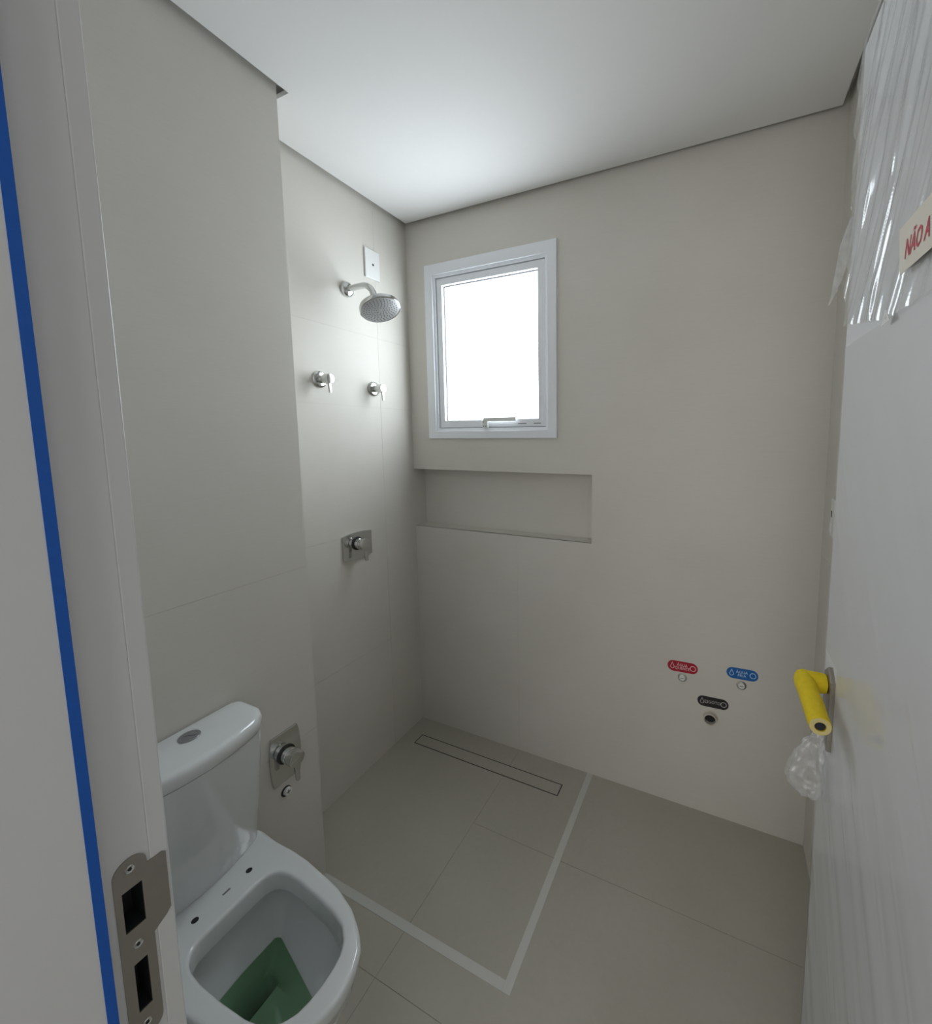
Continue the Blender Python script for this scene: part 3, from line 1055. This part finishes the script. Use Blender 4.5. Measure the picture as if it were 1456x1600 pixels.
# ------------------------------------------------------------------ shower head
SYH, SZH = 1.125, 2.016
sh = thing('overhead_shower', (0, SYH, SZH), 'round chrome shower head on a bent arm below the outlet plate', 'shower head')
lathe('wall_flange', (0, SYH, SZH), (1, 0, 0), [(0, 0.029), (0.005, 0.029), (0.010, 0.0275), (0.015, 0.023), (0.018, 0.017), (0.018, 0.0)], 'chrome', sh, 32)
HC = Vector((0.166, SYH, 1.928))
apts = [(0.012, SYH, SZH), (0.05, SYH, SZH + 0.003), (0.085, SYH, SZH + 0.003)]
for k in range(1, 9):
    a = math.radians(90 - 68 * k / 8)
    apts.append((0.085 + 0.055 * math.cos(a), SYH, SZH + 0.003 - 0.055 + 0.055 * math.sin(a)))
apts.append((HC.x - 0.012, SYH, HC.z + 0.024))
bm = bmesh.new()
add_tube(bm, apts, [0.0115] * 2 + [0.0118] * (len(apts) - 3) + [0.0125], 20)
link('arm', bm, 'chrome', sh, True, 50)
hax = Vector((0.42, -0.10, -0.90)).normalized()
hd = lathe('head', HC - hax * 0.020, hax, [(-0.010, 0.0), (-0.010, 0.014), (0.002, 0.017), (0.007, 0.040), (0.012, 0.066), (0.017, 0.0735), (0.029, 0.0750), (0.032, 0.0735), (0.0325, 0.0705)], 'chrome', sh, 48)
lathe('nozzle_plate', HC - hax * 0.020, hax, [(0.0315, 0.0708), (0.0325, 0.066), (0.033, 0.0)], 'nozzle_plate', hd, 48)
a_, u_, v_ = frame_of(hax)
bm = bmesh.new()
for rr, nn in ((0.060, 30), (0.051, 26), (0.042, 21), (0.033, 17), (0.024, 12), (0.015, 8)):
    for k in range(nn):
        an = 2 * math.pi * k / nn + rr * 50
        c = HC - hax * 0.020 + hax * 0.0322 + (u_ * math.cos(an) + v_ * math.sin(an)) * rr
        add_lathe(bm, c, hax, [(0, 0.0021), (0.0022, 0.0016), (0.0022, 0)], 8)
nz_ = link('nozzles', bm, 'nozzle', hd, True, 40)
nz_['kind'] = 'stuff'

# ------------------------------------------------------------------ outlet plate over the shower, switch on the right wall
op = thing('outlet_plate', (0, 1.260, 2.156), 'white blank outlet plate with one dark hole above the shower head', 'outlet plate')
box('cover', 0.0, 0.007, 1.221, 1.299, 2.098, 2.215, 'plastic', op, bevel=0.002)
lathe('wire_hole', (0.0068, 1.262, 2.156), (1, 0, 0), [(0, 0.0048), (0.0005, 0.0048), (0.0005, 0)], 'hole', op, 16)
lathe('hole_ring', (0.0066, 1.262, 2.156), (1, 0, 0), [(0, 0.0105), (0.0006, 0.0100), (0.0006, 0.0050)], 'plastic', op, 24)
swp = thing('switch_plate', (W, 1.315, 1.20), 'white switch plate on the right wall just behind the door edge', 'switch plate')
box('cover', W - 0.008, W, 1.272, 1.352, 1.143, 1.255, 'plastic', swp, bevel=0.002)
box('socket_slot', W - 0.0086, W - 0.006, 1.335, 1.343, 1.200, 1.219, 'hole', swp)
box('rocker', W - 0.0105, W - 0.007, 1.332, 1.346, 1.155, 1.185, 'plastic', swp, bevel=0.001)

# ------------------------------------------------------------------ wash basin connections on the back wall
def stadium(L, hgt, n=10):
    r = hgt / 2
    pts = []
    for k in range(n + 1):
        a = -math.pi / 2 + math.pi * k / n
        pts.append((L / 2 - r + r * math.cos(a), r * math.sin(a)))
    for k in range(n + 1):
        a = math.pi / 2 + math.pi * k / n
        pts.append((-L / 2 + r + r * math.cos(a), r * math.sin(a)))
    return pts


def sticker(name, xc, zc, L, hgt, tilt, mat, pmat, body_, size, label):
    t = thing(name, (xc, D, zc), label, 'sticker', 'pipe labels on the back wall')
    c, s = math.cos(tilt), math.sin(tilt)
    P3 = lambda u, v, w: (xc + u * c - v * s, D - w, zc + u * s + v * c)
    bm = bmesh.new()
    prism(bm, stadium(L, hgt), P3, 0.0, 0.0008)
    link('label_film', bm, mat, t)
    bm = text_bm(body_, size, lambda u, v, w: P3(u * 0.92 - 0.001, v, 0.0012), offset=0.0001)
    link('lettering', bm, pmat, t)
    # round seal mark
    bm = bmesh.new()
    r1, r0, n = hgt * 0.26, hgt * 0.20, 20
    A = [bm.verts.new(P3(L / 2 - hgt * 0.42 + r1 * math.cos(2 * math.pi * k / n), r1 * math.sin(2 * math.pi * k / n), 0.0012)) for k in range(n)]
    B = [bm.verts.new(P3(L / 2 - hgt * 0.42 + r0 * math.cos(2 * math.pi * k / n), r0 * math.sin(2 * math.pi * k / n), 0.0012)) for k in range(n)]
    for k in range(n):
        bm.faces.new((A[k], A[(k + 1) % n], B[(k + 1) % n], B[k]))
    link('seal_mark', bm, pmat, t)
    # drop mark
    bm = bmesh.new()
    cx_ = -L / 2 + hgt * 0.42
    r = hgt * 0.18
    pts, ins = [], []
    for k in range(17):
        a = math.radians(150 + 240 * k / 16)
        pts.append((cx_ + r * math.cos(a), -hgt * 0.08 + r * math.sin(a)))
        ins.append((cx_ + r * 0.72 * math.cos(a), -hgt * 0.08 + r * 0.72 * math.sin(a)))
    pts.append((cx_, hgt * 0.36))
    ins.append((cx_, hgt * 0.26))
    A = [bm.verts.new(P3(u, v, 0.0012)) for u, v in pts]
    B = [bm.verts.new(P3(u, v, 0.0012)) for u, v in ins]
    for k in range(len(A)):
        j = (k + 1) % len(A)
        bm.faces.new((A[k], A[j], B[j], B[k]))
    link('drop_mark', bm, pmat, t)
    return t


sticker('pipe_label', 1.2535, 0.566, 0.109, 0.042, 0.03, 'red', 'print_red', 'ÁGUA\nQUENTE', 0.0150, 'red rounded sticker reading ÁGUA QUENTE on the back wall')
sticker('pipe_label', 1.4560, 0.586, 0.103, 0.041, 0.03, 'sky', 'print_blue', 'ÁGUA\nFRIA', 0.0150, 'blue rounded sticker reading ÁGUA FRIA on the back wall')
sticker('pipe_label', 1.3630, 0.452, 0.107, 0.040, 0.03, 'black', 'print_grey', 'ESGOTO', 0.0155, 'black rounded sticker reading ESGOTO on the back wall')


def water_plug(xc, zc, label):
    t = thing('water_plug', (xc, D, zc), label, 'pipe plug', 'capped water points on the back wall')
    lathe('socket', (xc, D, zc), (0, -1, 0), [(0, 0.0165), (0.002, 0.0165), (0.0025, 0.0145), (0.0025, 0.0105)], 'chrome', t, 24)
    lathe('cap', (xc, D, zc), (0, -1, 0), [(0.0, 0.0105), (0.007, 0.0105), (0.0082, 0.009), (0.0082, 0)], 'plastic', t, 24)
    box('cross_slot', xc - 0.006, xc + 0.006, D - 0.0087, D - 0.0080, zc - 0.0011, zc + 0.0011, 'gasket', t)


water_plug(1.254, 0.525, 'small round cap under the red sticker')
water_plug(1.455, 0.544, 'small round cap under the blue sticker')
PXC, PZC = 1.356, 0.393
wp_ = thing('waste_pipe', (PXC, D, PZC), 'short open waste pipe sticking out under the black sticker', 'pipe')
lathe('pipe', (PXC, D + 0.004, PZC), (0, -1, 0), [(0.0, 0.0235), (0.023, 0.0235), (0.0240, 0.0227), (0.0240, 0.0200), (0.0232, 0.0192), (0.0045, 0.0192)], 'pvc', wp_, 32)
lathe('bore', (PXC, D + 0.003, PZC), (0, -1, 0), [(0.004, 0.0194), (0.0045, 0.0)], 'hole', wp_, 32)
lathe('collar', (PXC, D, PZC), (0, -1, 0), [(0, 0.0275), (0.0015, 0.027), (0.002, 0.0245), (0.002, 0.022)], 'pvc', wp_, 28)

# ------------------------------------------------------------------ linear drain and floor tape
ldr = thing('linear_drain', ((DRX0 + DRX1) / 2, (DRY0 + DRY1) / 2, 0), 'long tile-covered shower drain with a dark slot around it, along the back wall', 'drain')
box('channel', DRX0 - 0.002, DRX1 + 0.002, DRY0 - 0.002, DRY1 + 0.002, -0.060, -0.0006, 'hole', ldr)
box('cover_tile', DRX0 + 0.0032, DRX1 - 0.0032, DRY0 + 0.0032, DRY1 - 0.0032, -0.0006, 0.0004, 'tile_floor', ldr, bevel=0.0002)

TR, TW, TF = 0.9056, 0.0237, 0.712
tag(box('floor_tape', TR - TW, TR, TF, D - 0.001, 0.0002, 0.0010, 'tape'),
    'white tape strip on the floor running from the back wall past the drain end', 'tape', 'tape outline on the floor')
tag(box('floor_tape', XL + 0.001, TR - TW - 0.0003, TF, TF + TW, 0.0002, 0.0010, 'tape'),
    'white tape strip on the floor running from beside the toilet to the tape corner', 'tape', 'tape outline on the floor')
